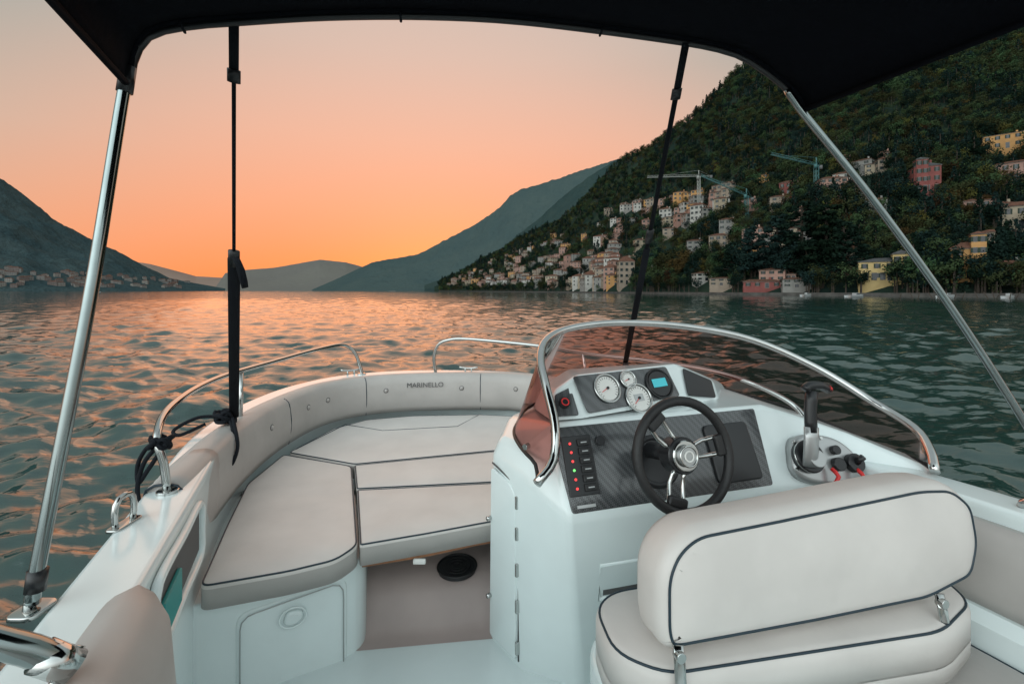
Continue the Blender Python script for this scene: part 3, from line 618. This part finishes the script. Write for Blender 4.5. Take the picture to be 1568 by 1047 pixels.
hill('distant_mountain',[(*K(u,v),a,b) for u,v,a,b in[(60,390,9000,12000),(150,392,9000,12000),(230,404,9000,12000),(260,412,9000,12000),(300,423,9000,12000),(380,427,9000,12000),(480,438,9000,12000)]],hm('distant_haze_b',(.22,.165,.135),(.24,.18,.15),.001,5),60,1500,seed=9)
LK=[(-2.6,.75,900,1500),(-1.6,.5,1000,1800)]+[(*K(u,v),a,b) for u,v,a,b in[(0,272,1150,2000),(40,300,1170,2000),(80,331,1200,2000),(130,359,1250,2000),(180,384,1300,2000),(220,405,1350,2000),(260,425,1450,1950),(300,433,1600,1900),(345,441,1750,1850)]]
LF_=hill('mountain',LK,hm('hazed_left_forest',(.032,.055,.061),(.046,.068,.070),.010,9),38,260,nh=420,ns=100,seed=11)  # forest colours carry painted bluish haze
sweep('stone_quay_wall',[(RF(h,0).x,RF(h,0).y-.6,0) for h in np.linspace(-.16,2.5,90)],[(-.5,-1),(-.5,1.1),(3.0,1.1),(3.0,-1)],mat('quay_stone',(.08,.075,.07),.9,var=.3,vscale=.6),None,closed=True,step=5)
# ============================================================ TREES
def fol(name,c,rnd): return mat(name,c,.85,var=.45,vscale=.5,spec=.15,objrand=rnd,detail=1)
FM=[fol('foliage_green',(.036,.052,.024),1.1),fol('foliage_dark',(.012,.024,.020),.7),fol('foliage_olive',(.075,.070,.022),1.1)]
bark=mat('bark',(.04,.03,.022),.9)
def tree_mesh(name,kind,nl,seed,big=1):
    rg=random.Random(seed); vs=[];fs=[];idx=[]
    def limb(a,b,r0,r1):
        a=V(a);b=V(b);t=(b-a).normalized();u=t.orthogonal().normalized();w=t.cross(u);n0=len(vs)
        for p,r in((a,r0),(b,r1)):
            for j in range(6): vs.append(p+u*(r*math.cos(j*math.pi/3))+w*(r*math.sin(j*math.pi/3)))
        for j in range(6): fs.append((n0+j,n0+(j+1)%6,n0+6+(j+1)%6,n0+6+j)); idx.append(0)
    limb((0,0,-.15),(0,0,.55 if kind=='round' else .9),.03,.012)
    lobes=[]; flat=1
    if kind=='round':
        for i in range(9 if nl<400 else 14):
            a=rg.uniform(0,6.28); rr=rg.uniform(.05,.28); zz=rg.uniform(.32,.84); lobes.append((V((rr*math.cos(a),rr*math.sin(a),zz)),rg.uniform(.11,.2)))
            if nl>400: limb((0,0,.3),lobes[-1][0],.014,.005)
    elif kind=='cypress':
        for i in range(12):
            t=i/11; lobes.append((V((rg.uniform(-.02,.02),rg.uniform(-.02,.02),.1+.86*t)),.115*(math.sin(math.pi*min(1,.22+t*.78))**.7)+.01))
    elif kind=='conifer':
        for i in range(26):
            t=i/25; a=rg.uniform(0,6.28); rr=.26*(1-t)*rg.uniform(.5,1.1); c=V((rr*math.cos(a),rr*math.sin(a),.14+.82*t)); lobes.append((c,.11*(1-t*.7)))
            if nl>400: limb((0,0,c.z+.02),c,.008,.003)
    elif kind=='cedar':
        flat=.42
        for i in range(34):
            t=i/33; a=i*2.4+rg.uniform(-.4,.4); rr=.36*(1-t*.72)*rg.uniform(.35,1.05); c=V((rr*math.cos(a),rr*math.sin(a),.16+.80*t)); lobes.append((c,.13*(1-t*.5)))
            limb((0,0,c.z-.03),c,.010,.004)
    for i in range(nl):
        c,r=rg.choice(lobes); d=V((rg.gauss(0,1),rg.gauss(0,1),rg.gauss(0,1))).normalized(); dd=V((d.x,d.y,d.z*flat)); q=c+dd*r*(rg.random()**.4)
        s=rg.uniform(.012,.026)*big; n_=(d+V((rg.gauss(0,.6),rg.gauss(0,.6),rg.gauss(0,.6)+.3))).normalized(); u=n_.orthogonal().normalized(); w=n_.cross(u); a=rg.uniform(0,6.28)
        u,w=u*math.cos(a)+w*math.sin(a),w*math.cos(a)-u*math.sin(a); n0=len(vs)
        vs.extend([q-u*s,q-w*s*.7,q+u*s*1.1,q+w*s*.7]); fs.append((n0,n0+1,n0+2,n0+3)); idx.append(1)
    return vs,fs,idx
def scatter(rootname,parts,parent=None):
    e=root(rootname,False)
    for k,(kind,nl,big,fm,pts) in enumerate(parts):
        vs,fs,idx=tree_mesh(rootname,kind,nl,k+3,big)
        pv=[];pfc=[]
        for (p,s) in pts:
            a=R.uniform(0,6.28); n0=len(pv)
            for j in range(4): pv.append(V((p.x+s*.70711*math.cos(a+j*math.pi/2),p.y+s*.70711*math.sin(a+j*math.pi/2),p.z)))
            pfc.append((n0,n0+1,n0+2,n0+3))
        ins=mk('tree_positions_%d'%k,pv,pfc,[],e); ins.instance_type='FACES'; ins.use_instance_faces_scale=True; ins.instance_faces_scale=1; ins.show_instancer_for_render=False; ins.show_instancer_for_viewport=False
        t=mk('tree_%d'%k,vs,fs,[bark,FM[fm]],ins,False,idx)
def onhill(f,h,k):
    lo,hi=0.0,1.0
    for _ in range(30):
        m_=(lo+hi)/2; p=f(h,m_)
        if (p.z-EYE)/p.y<k: lo=m_
        else: hi=m_
    return f(h,lo),lo
occupied=[]
def wmat(c,n='plaster'): return mat(n,c,.85,var=.15,vscale=.3)
WM={k:wmat(tuple(q*.72 for q in c)) for k,c in dict(cream=(.42,.35,.26),yellow=(.62,.46,.22),ochre=(.60,.33,.14),pink=(.44,.27,.22),red=(.28,.10,.09),white=(.52,.50,.46),grey=(.30,.29,.27),beige=(.36,.29,.23)).items()}
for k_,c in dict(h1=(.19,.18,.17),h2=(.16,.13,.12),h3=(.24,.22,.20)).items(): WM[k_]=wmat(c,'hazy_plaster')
roofm=mat('terracotta_roof',(.12,.062,.045),.85,var=.3,vscale=1.5); roofg=mat('slate_roof',(.08,.08,.082),.85,var=.25,vscale=1.5)
panem=mat('window_pane',(.015,.02,.025),.15); shut=mat('green_shutter',(.04,.055,.045),.86,var=.1); framem=mat('stone_trim',(.26,.24,.21),.86,var=.1)
def house(p,w,d,h,yaw,wall,roof=None,floors=2,name='house',cols=None,roofh=None,tower=None,arch=False,simple=False):
    vs=[];fs=[];idx=[]
    def bx(x0,x1,y0,y1,z0,z1,m):
        n0=len(vs); vs.extend([(x0,y0,z0),(x1,y0,z0),(x1,y1,z0),(x0,y1,z0),(x0,y0,z1),(x1,y0,z1),(x1,y1,z1),(x0,y1,z1)])
        for q in((3,2,1,0),(4,5,6,7),(0,1,5,4),(1,2,6,5),(2,3,7,6),(3,0,4,7)): fs.append(tuple(n0+i for i in q)); idx.append(m)
    def hip(x0,x1,y0,y1,z0,rh,ov=.5):
        n0=len(vs); x0-=ov;x1+=ov;y0-=ov;y1+=ov; ins=min(x1-x0,y1-y0)*.48
        vs.extend([(x0,y0,z0),(x1,y0,z0),(x1,y1,z0),(x0,y1,z0)])
        if x1-x0>y1-y0: vs.extend([(x0+ins,(y0+y1)/2,z0+rh),(x1-ins,(y0+y1)/2,z0+rh)]); fc=[(0,1,5,4),(1,2,5),(2,3,4,5),(3,0,4),(3,2,1,0)]
        else: vs.extend([((x0+x1)/2,y0+ins,z0+rh),((x0+x1)/2,y1-ins,z0+rh)]); fc=[(0,1,4),(1,2,5,4),(2,3,5),(3,0,4,5),(3,2,1,0)]
        for q in fc: fs.append(tuple(n0+i for i in q)); idx.append(1)
    def block(x0,x1,y0,y1,hh,fl,rh):
        bx(x0,x1,y0,y1,-6,hh,0); bx(x0-.2,x1+.2,y0-.2,y1+.2,hh-.2,hh+.02,4); hip(x0,x1,y0,y1,hh+.02,rh)
        fh=hh/fl
        for side in range(4):
            Ln=(x1-x0) if side%2==0 else (y1-y0); nc=cols if cols and side%2==0 else max(2,int(Ln/3.0))
            for f_ in range(fl):
                for c in range(nc):
                    t=(c+.5)/nc*Ln; z0=f_*fh+fh*.32; z1=z0+fh*.46; ww=.42
                    door=(f_==0 and c==nc//2)
                    if door: z0=0.05; z1=fh*.75; ww=.6
                    for (m,e,dd,lo,hi) in((4,.10,.05,-ww,ww),(2,0,.09,-ww,ww))+(() if door or simple else ((3,0,.12,-ww-.45,-ww-.04),(3,0,.12,ww+.04,ww+.45))):
                        a,b=t+lo-e,t+hi+e; za,zb=z0-e,z1+e
                        if side==0: bx(x0+a,x0+b,y0-dd,y0-.001,za,zb,m)
                        elif side==2: bx(x0+a,x0+b,y1+.001,y1+dd,za,zb,m)
                        elif side==1: bx(x1+.001,x1+dd,y0+a,y0+b,za,zb,m)
                        else: bx(x0-dd,x0-.001,y0+a,y0+b,za,zb,m)
    block(-w/2,w/2,-d/2,d/2,h,floors,roofh or h*.22)
    if tower: tx,tw,thh=tower; block(tx-tw/2,tx+tw/2,-d/2-.6,-d/2-.6+tw,thh,max(2,int(thh/3.2)),tw*.3)
    elif w>9 and not simple and R.random()<.5: block(w/2-.3,w/2+w*.35,-d*.3,d*.3,h*.62,max(1,floors-1),h*.14)
    bx(w*.2,w*.2+.7,-.3,.4,h,h+(roofh or h*.22)+.8,0)
    if arch:
        for c in range(3): bx(-w/2+1.2+c*2.2,-w/2+2.6+c*2.2,-d/2-.16,-d/2-.13,.2,2.6,2)
    o=mk(name,vs,fs,[WM[wall],roof or roofm,panem,shut,framem],None,False,idx); o.location=p; o.rotation_euler=(0,0,yaw); occupied.append((p.x,p.y,max(w,d)*.6)); return o
def hat(u,v,w,h,wall,yaw=None,f=RF,wpx=None,**k):
    hh,kk=K(u,v); p,s=onhill(f,hh,kk)
    y_=math.atan(-hh)+(R.uniform(-.5,.5) if yaw is None else yaw)
    return house(p,w,k.pop('d',w*.75),h,y_,wall,**k)
hat(1350,430,13,6.2,'yellow',yaw=.1,floors=2,roof=roofg,name='lakeside_villa',tower=(4.5,4.5,8.5),arch=True)
hat(1478,427,7,9,'ochre',yaw=.15,floors=3,name='lakeside_villa',tower=(2.4,3.2,13),arch=True)
hat(1562,352,9,8,'cream',yaw=.1,floors=2,name='villa')
hat(1415,296,9,11,'red',yaw=.3,floors=3,name='villa',roof=roofg,tower=(-2,4,14),d=8)
hat(1540,231,17,7,'ochre',yaw=.1,floors=2,name='villa')
hat(1556,281,15,8,'pink',yaw=.0,floors=2,name='villa')
hat(1166,441,13,2.6,'red',yaw=.1,floors=1,name='boathouse',d=5,roofh=.8)
hat(935,436,8,12,'pink',floors=4); hat(958,436,10,15,'beige',floors=4,yaw=.2); hat(905,437,9,9,'cream',floors=3)
hat(1208,300,9,7,'red',floors=2); hat(1070,338,9,10,'white',floors=3); hat(1272,300,12,8,'pink',floors=3,yaw=.3); hat(1290,285,8,6,'white',floors=2)
hat(1078,430,9,3.5,'white'); hat(1110,437,10,3,'beige'); hat(1218,440,9,3,'grey')
hat(1520,380,8,5,'cream'); hat(1545,432,6,5,'grey'); hat(1340,325,9,5,'grey'); hat(1180,380,8,5,'grey')
cs=['cream','pink','white','grey','beige','beige','grey','pink','ochre']
for i in range(46):
    u=R.uniform(920,1118); v=326-(u-930)*.16+R.choice([0,0,9,20,32])+R.uniform(-3,3)
    hat(u,v,R.uniform(7,12),R.uniform(4.5,7),R.choice(cs),floors=2)
for i in range(175):
    t=R.random(); u=685+t*260; top=np.interp(u,[k[0] for k in RH],[k[1] for k in RH])
    v=439-(R.random()**1.5)*min(76,(438-top)*.8)
    w=R.uniform(7,13); hat(u,v,w,R.uniform(4.5,9),R.choice(cs),floors=R.choice([2,3]),simple=True)
for i in range(26):
    u=R.uniform(960,1300); hat(u,R.uniform(345,432),R.uniform(6,10),R.uniform(4,6),R.choice(cs))
for i in range(14):
    u=R.uniform(1130,1560); hat(u,R.uniform(250,340),R.uniform(6,9),R.uniform(4,6),R.choice(cs))
for i in range(95):
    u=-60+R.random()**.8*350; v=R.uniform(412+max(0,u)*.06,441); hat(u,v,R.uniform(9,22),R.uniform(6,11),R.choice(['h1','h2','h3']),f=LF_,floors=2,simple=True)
def free(p,r=1):
    for x,y,d in occupied:
        dx,dy=p.x-x,p.y-y
        if dx*dx+dy*dy<(d+r)**2: return False
        l=math.hypot(x,y); ux,uy=-x/l,-y/l; al=dx*ux+dy*uy; pe=abs(dx*uy-dy*ux)
        if 0<al<(15 if l<300 else 26) and pe<d*.38: return False
    return True
buck=[[],[],[],[]]
for i in range(12500):
    h=R.uniform(-.16,1.35) if i%16 else R.uniform(1.35,3.0); s=R.random()**.9*1.08
    p=RF(h,s)
    if not free(p,1.0): continue
    k=R.random()+.35*noise.noise(p*.02); sc=R.uniform(7,12)*(1+.35*noise.noise(p*.035))
    if s>.5: sc*=1.2
    if k<.48: buck[0].append((p,sc))
    elif k<.84: buck[1].append((p,sc))
    elif k<.92: buck[2].append((p,sc*.9))
    else: buck[3].append((p,sc*1.25))
for i in range(900):
    h=R.uniform(-.1,1.3); p=RF(h,R.uniform(.004,.05))
    if free(p,.5): buck[R.choice([0,1,1,1])].append((p,R.uniform(6,10)))
scatter('hillside_forest',[('round',380,1.6,0,buck[0]),('round',380,1.6,1,buck[1]),('round',380,1.6,2,buck[2]),('conifer',380,1.6,1,buck[3])])
def ptree(name,u,v,hgt,kind,fm,seed,nl=3000):
    hh,kk=K(u,v); p,_=onhill(RF,hh,kk); vs,fs,idx=tree_mesh(name,kind,nl,seed,1.15)
    o=mk(name,vs,fs,[bark,FM[fm]],None,False,idx); o.location=p-V((0,0,.5)); o.scale=(hgt,)*3; o.rotation_euler=(0,0,seed)
for i,(u,v,hgt,kd,fm,nm) in enumerate([(1150,425,22,'cedar',1,'cedar_tree'),(1190,425,26,'cedar',1,'cedar_tree'),(1228,424,30,'cedar',1,'cedar_tree'),(1265,426,28,'cedar',1,'cedar_tree'),(1292,428,22,'cedar',1,'cedar_tree'),(1208,430,18,'round',1,'oak_tree'),(1245,431,17,'round',1,'oak_tree'),(1278,431,16,'round',1,'oak_tree'),(1120,432,18,'cedar',1,'cedar_tree'),(1140,432,17,'round',1,'oak_tree'),
    (1428,428,17,'cypress',1,'cypress_tree'),(1442,428,14,'round',0,'oak_tree'),(1415,420,15,'round',1,'oak_tree'),(1532,428,17,'cypress',1,'cypress_tree'),(1545,426,15,'cypress',1,'cypress_tree'),(1385,380,9,'round',2,'oak_tree'),(1480,345,9,'round',2,'oak_tree'),(1500,330,9,'round',2,'oak_tree'),
    (1020,432,19,'round',0,'poplar_tree'),(1040,430,18,'round',2,'poplar_tree'),(995,433,16,'round',0,'poplar_tree'),(875,436,20,'round',1,'oak_tree'),(1465,385,8,'conifer',1,'pine_tree'),(1485,240,14,'conifer',1,'pine_tree'),(1360,300,12,'conifer',1,'pine_tree'),(1400,345,10,'round',2,'oak_tree'),(1320,415,9,'round',1,'oak_tree'),(1060,425,14,'round',1,'oak_tree'),(1095,420,13,'round',0,'oak_tree')]):
    ptree(nm,u,v,hgt,kd,fm,i+20)
def crane(u,v,H,jib,cj,yaw,col,tilt=0):
    hh,kk=K(u,v); p,_=onhill(RF,hh,kk); e=root('tower_crane',loc=tuple(p)); m=mat('crane_paint',col,.6); w=.75
    for a in(-w,w):
        for b in(-w,w): tube('mast_leg',[(a,b,-3),(a,b,H)],.18,m,e,smooth=False,n=5)
    k=int(H/2.2)
    for i in range(k):
        z0,z1=i*H/k,(i+1)*H/k
        for (a,b,c,d) in((-w,-w,w,-w),(w,-w,w,w),(w,w,-w,w),(-w,w,-w,-w)):
            tube('brace',[(a,b,z0),(c,d,z1)],.09,m,e,smooth=False,n=4)
    c,s=math.cos(yaw),math.sin(yaw); J=lambda x,y,z:(c*x-s*y,s*x+c*y,H+z+tilt*x)
    for y in(-.6,.6): tube('jib_chord',[J(-cj,y,0),J(jib,y,0)],.16,m,e,smooth=False,n=5)
    tube('jib_top',[J(-cj*.3,0,1.2),J(jib,0,1.2)],.12,m,e,smooth=False,n=5)
    k=int(jib/2)
    for i in range(k): tube('jib_brace',[J(i*2,(-.6,.6)[i%2],0),J(i*2+1,0,1.2),J(i*2+2,(.6,-.6)[i%2],0)],.08,m,e,smooth=False,n=4)
    tube('apex',[J(0,0,0),J(0,0,4)],.3,m,e,smooth=False,n=5); tube('tie',[J(jib*.7,0,1.2),J(0,0,4),J(-cj,0,0)],.07,m,e,smooth=False,n=4)
    tube('counterweight',[J(-cj,0,-1.6),J(-cj,0,.4)],1.0,mat('concrete',(.12,.12,.12),.9),e,smooth=False,n=6)
    tube('cab',[J(1,1.3,-2.2),J(1,1.3,0)],.9,m,e,smooth=False,n=6)
crane(1070,338,30,34,8,math.pi*.97,(.26,.27,.25)); crane(1143,330,11,24,3,math.pi*.95,(.035,.12,.12),.5); crane(1250,300,16,22,2,math.pi*.95,(.035,.12,.12),.3)
def sboat(x,y,L,yaw):
    e=root('moored_motorboat',loc=(x,y,0)); e.rotation_euler=(0,0,yaw); vs=[];fs=[];n=9
    for i in range(13):
        t=i/12; w=L*.17*(1-max(0,(t-.45)/.55)**2.2); 
        for j in range(n):
            a=math.pi*j/(n-1); vs.append((t*L-L/2,-w*math.cos(a),(-.25+.0*t)+(.75+.25*t)*(1-math.sin(a)**.6)))
    for i in range(12):
        for j in range(n-1): fs.append((i*n+j,i*n+j+1,(i+1)*n+j+1,(i+1)*n+j))
    fs.append(tuple(range(n))); mk('hull',vs,fs,M['bwhite'],e,True)
    prism('deck',[(-L/2,-L*.15),(L*.2,-L*.14),(L*.46,0),(L*.2,L*.14),(-L/2,L*.15)],.4,.46,M['bwhite'],e,corner=.2,bev=.02)
    prism('cabin',[(-L*.1,-L*.1),(L*.15,-L*.08),(L*.2,0),(L*.15,L*.08),(-L*.1,L*.1)],.46,1.15,M['bwhite'],e,corner=.15,bev=.08)
    prism('cabin_glass',[(-L*.08,-L*.103),(L*.155,-L*.085),(L*.21,0),(L*.155,L*.085),(-L*.08,L*.103)],.75,1.02,M['black'],e,corner=.15,bev=.02)
for u,D,L,yw in((1310,128,6,.3),(1450,116,5,.2),(148,520,8,.2),(600,1300,20,.1),(1235,150,4.5,.4),(1545,110,5,.5)): sboat((u-784)/700*D,D,L,yw)
for u in range(1380,1570,14):
    D=104; x=(u-784)/700*D; tube('mooring_post',[(x,D+R.uniform(-2,2),-1),(x,D,1.1+R.uniform(0,.6))],.09,bark,None,smooth=False,n=7)
# ============================================================ WORLD
w=bpy.data.worlds.new('World'); scene.world=w; w.use_nodes=True; nt=w.node_tree;N=nt.nodes;L=nt.links
bg=N['Background']; tc=N.new('ShaderNodeTexCoord'); sp=N.new('ShaderNodeSeparateXYZ'); L.new(tc.outputs['Generated'],sp.inputs[0])
def ramp(els):
    r=N.new('ShaderNodeValToRGB'); cr=r.color_ramp
    while len(cr.elements)<len(els): cr.elements.new(.5)
    for e,(p,c) in zip(cr.elements,els): e.position=p; e.color=(*c,1)
    L.new(sp.outputs['Z'],r.inputs[0]); return r
sun_dir=V((-.15,.985,.03)).normalized()
dt=N.new('ShaderNodeVectorMath'); dt.operation='DOT_PRODUCT'; dt.inputs[1].default_value=sun_dir; L.new(tc.outputs['Generated'],dt.inputs[0])
def mrange(a,b,src=None,lo=0,hi=1):
    m=N.new('ShaderNodeMapRange'); m.interpolation_type='SMOOTHSTEP'; m.inputs['From Min'].default_value=a; m.inputs['From Max'].default_value=b
    m.inputs['To Min'].default_value=lo; m.inputs['To Max'].default_value=hi; L.new(src or dt.outputs['Value'],m.inputs['Value']); return m
fr_=ramp([(0,(1.0,.26,.07)),(.07,(1.0,.31,.12)),(.17,(.97,.39,.21)),(.30,(.91,.47,.32)),(.45,(.80,.53,.42)),(.7,(.66,.56,.50)),(1,(.5,.56,.58))])
sd=ramp([(0,(.88,.34,.18)),(.10,(.80,.40,.25)),(.25,(.58,.45,.36)),(.42,(.34,.39,.36)),(.7,(.44,.52,.53)),(1,(.5,.56,.58))])
bk_fill=ramp([(0,(1.2,1.25,1.22)),(.3,(2.0,2.2,2.2)),(.7,(1.6,1.85,1.9)),(.9,(.7,.8,.82)),(1,(.5,.56,.58))])  # unseen sky behind camera, brightened as added fill for the boat
bs=N.new('ShaderNodeVectorMath'); bs.operation='SCALE'; L.new(bk_fill.outputs[0],bs.inputs[0]); L.new(mrange(-.9,.9,sp.outputs['X'],1.55,.5).outputs[0],bs.inputs['Scale'])  # added fill made stronger from port to model the boat
m1=N.new('ShaderNodeMix'); m1.data_type='RGBA'; L.new(mrange(.62,.99).outputs[0],m1.inputs[0]); L.new(sd.outputs[0],m1.inputs[6]); L.new(fr_.outputs[0],m1.inputs[7])
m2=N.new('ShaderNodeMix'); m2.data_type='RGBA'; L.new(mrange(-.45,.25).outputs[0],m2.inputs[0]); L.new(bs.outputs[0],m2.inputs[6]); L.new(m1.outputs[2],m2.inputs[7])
sky=N.new('ShaderNodeTexSky'); sky.sky_type='NISHITA'; sky.sun_disc=False; sky.sun_elevation=math.radians(2); sky.sun_rotation=math.atan2(sun_dir.x,sun_dir.y)
sc=N.new('ShaderNodeVectorMath'); sc.operation='SCALE'; sc.inputs['Scale'].default_value=.012; L.new(sky.outputs[0],sc.inputs[0])
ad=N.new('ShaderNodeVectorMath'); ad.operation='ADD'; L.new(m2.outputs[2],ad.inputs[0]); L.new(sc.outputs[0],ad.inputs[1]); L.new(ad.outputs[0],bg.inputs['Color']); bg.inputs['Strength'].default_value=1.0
sl_=bpy.data.lights.new('sun','SUN'); sl_.energy=.5; sl_.angle=math.radians(60); sl_.color=(1,.5,.28); so=bpy.data.objects.new('sun',sl_); scene.collection.objects.link(so)
so.rotation_euler=V((-.15,.985,.35)).to_track_quat('Z','Y').to_euler()
# ============================================================ CAMERA
cam=bpy.data.cameras.new('camera'); cam.sensor_width=36; cam.lens=700/1568*36; cam.shift_y=-78.5/1568; cam.clip_start=.02; cam.clip_end=60000
co_=bpy.data.objects.new('camera',cam); scene.collection.objects.link(co_); co_.location=(0,0,EYE); co_.rotation_euler=(math.radians(90),0,0); scene.camera=co_
scene.view_settings.view_transform='Standard'; scene.view_settings.look='None'; scene.view_settings.exposure=0
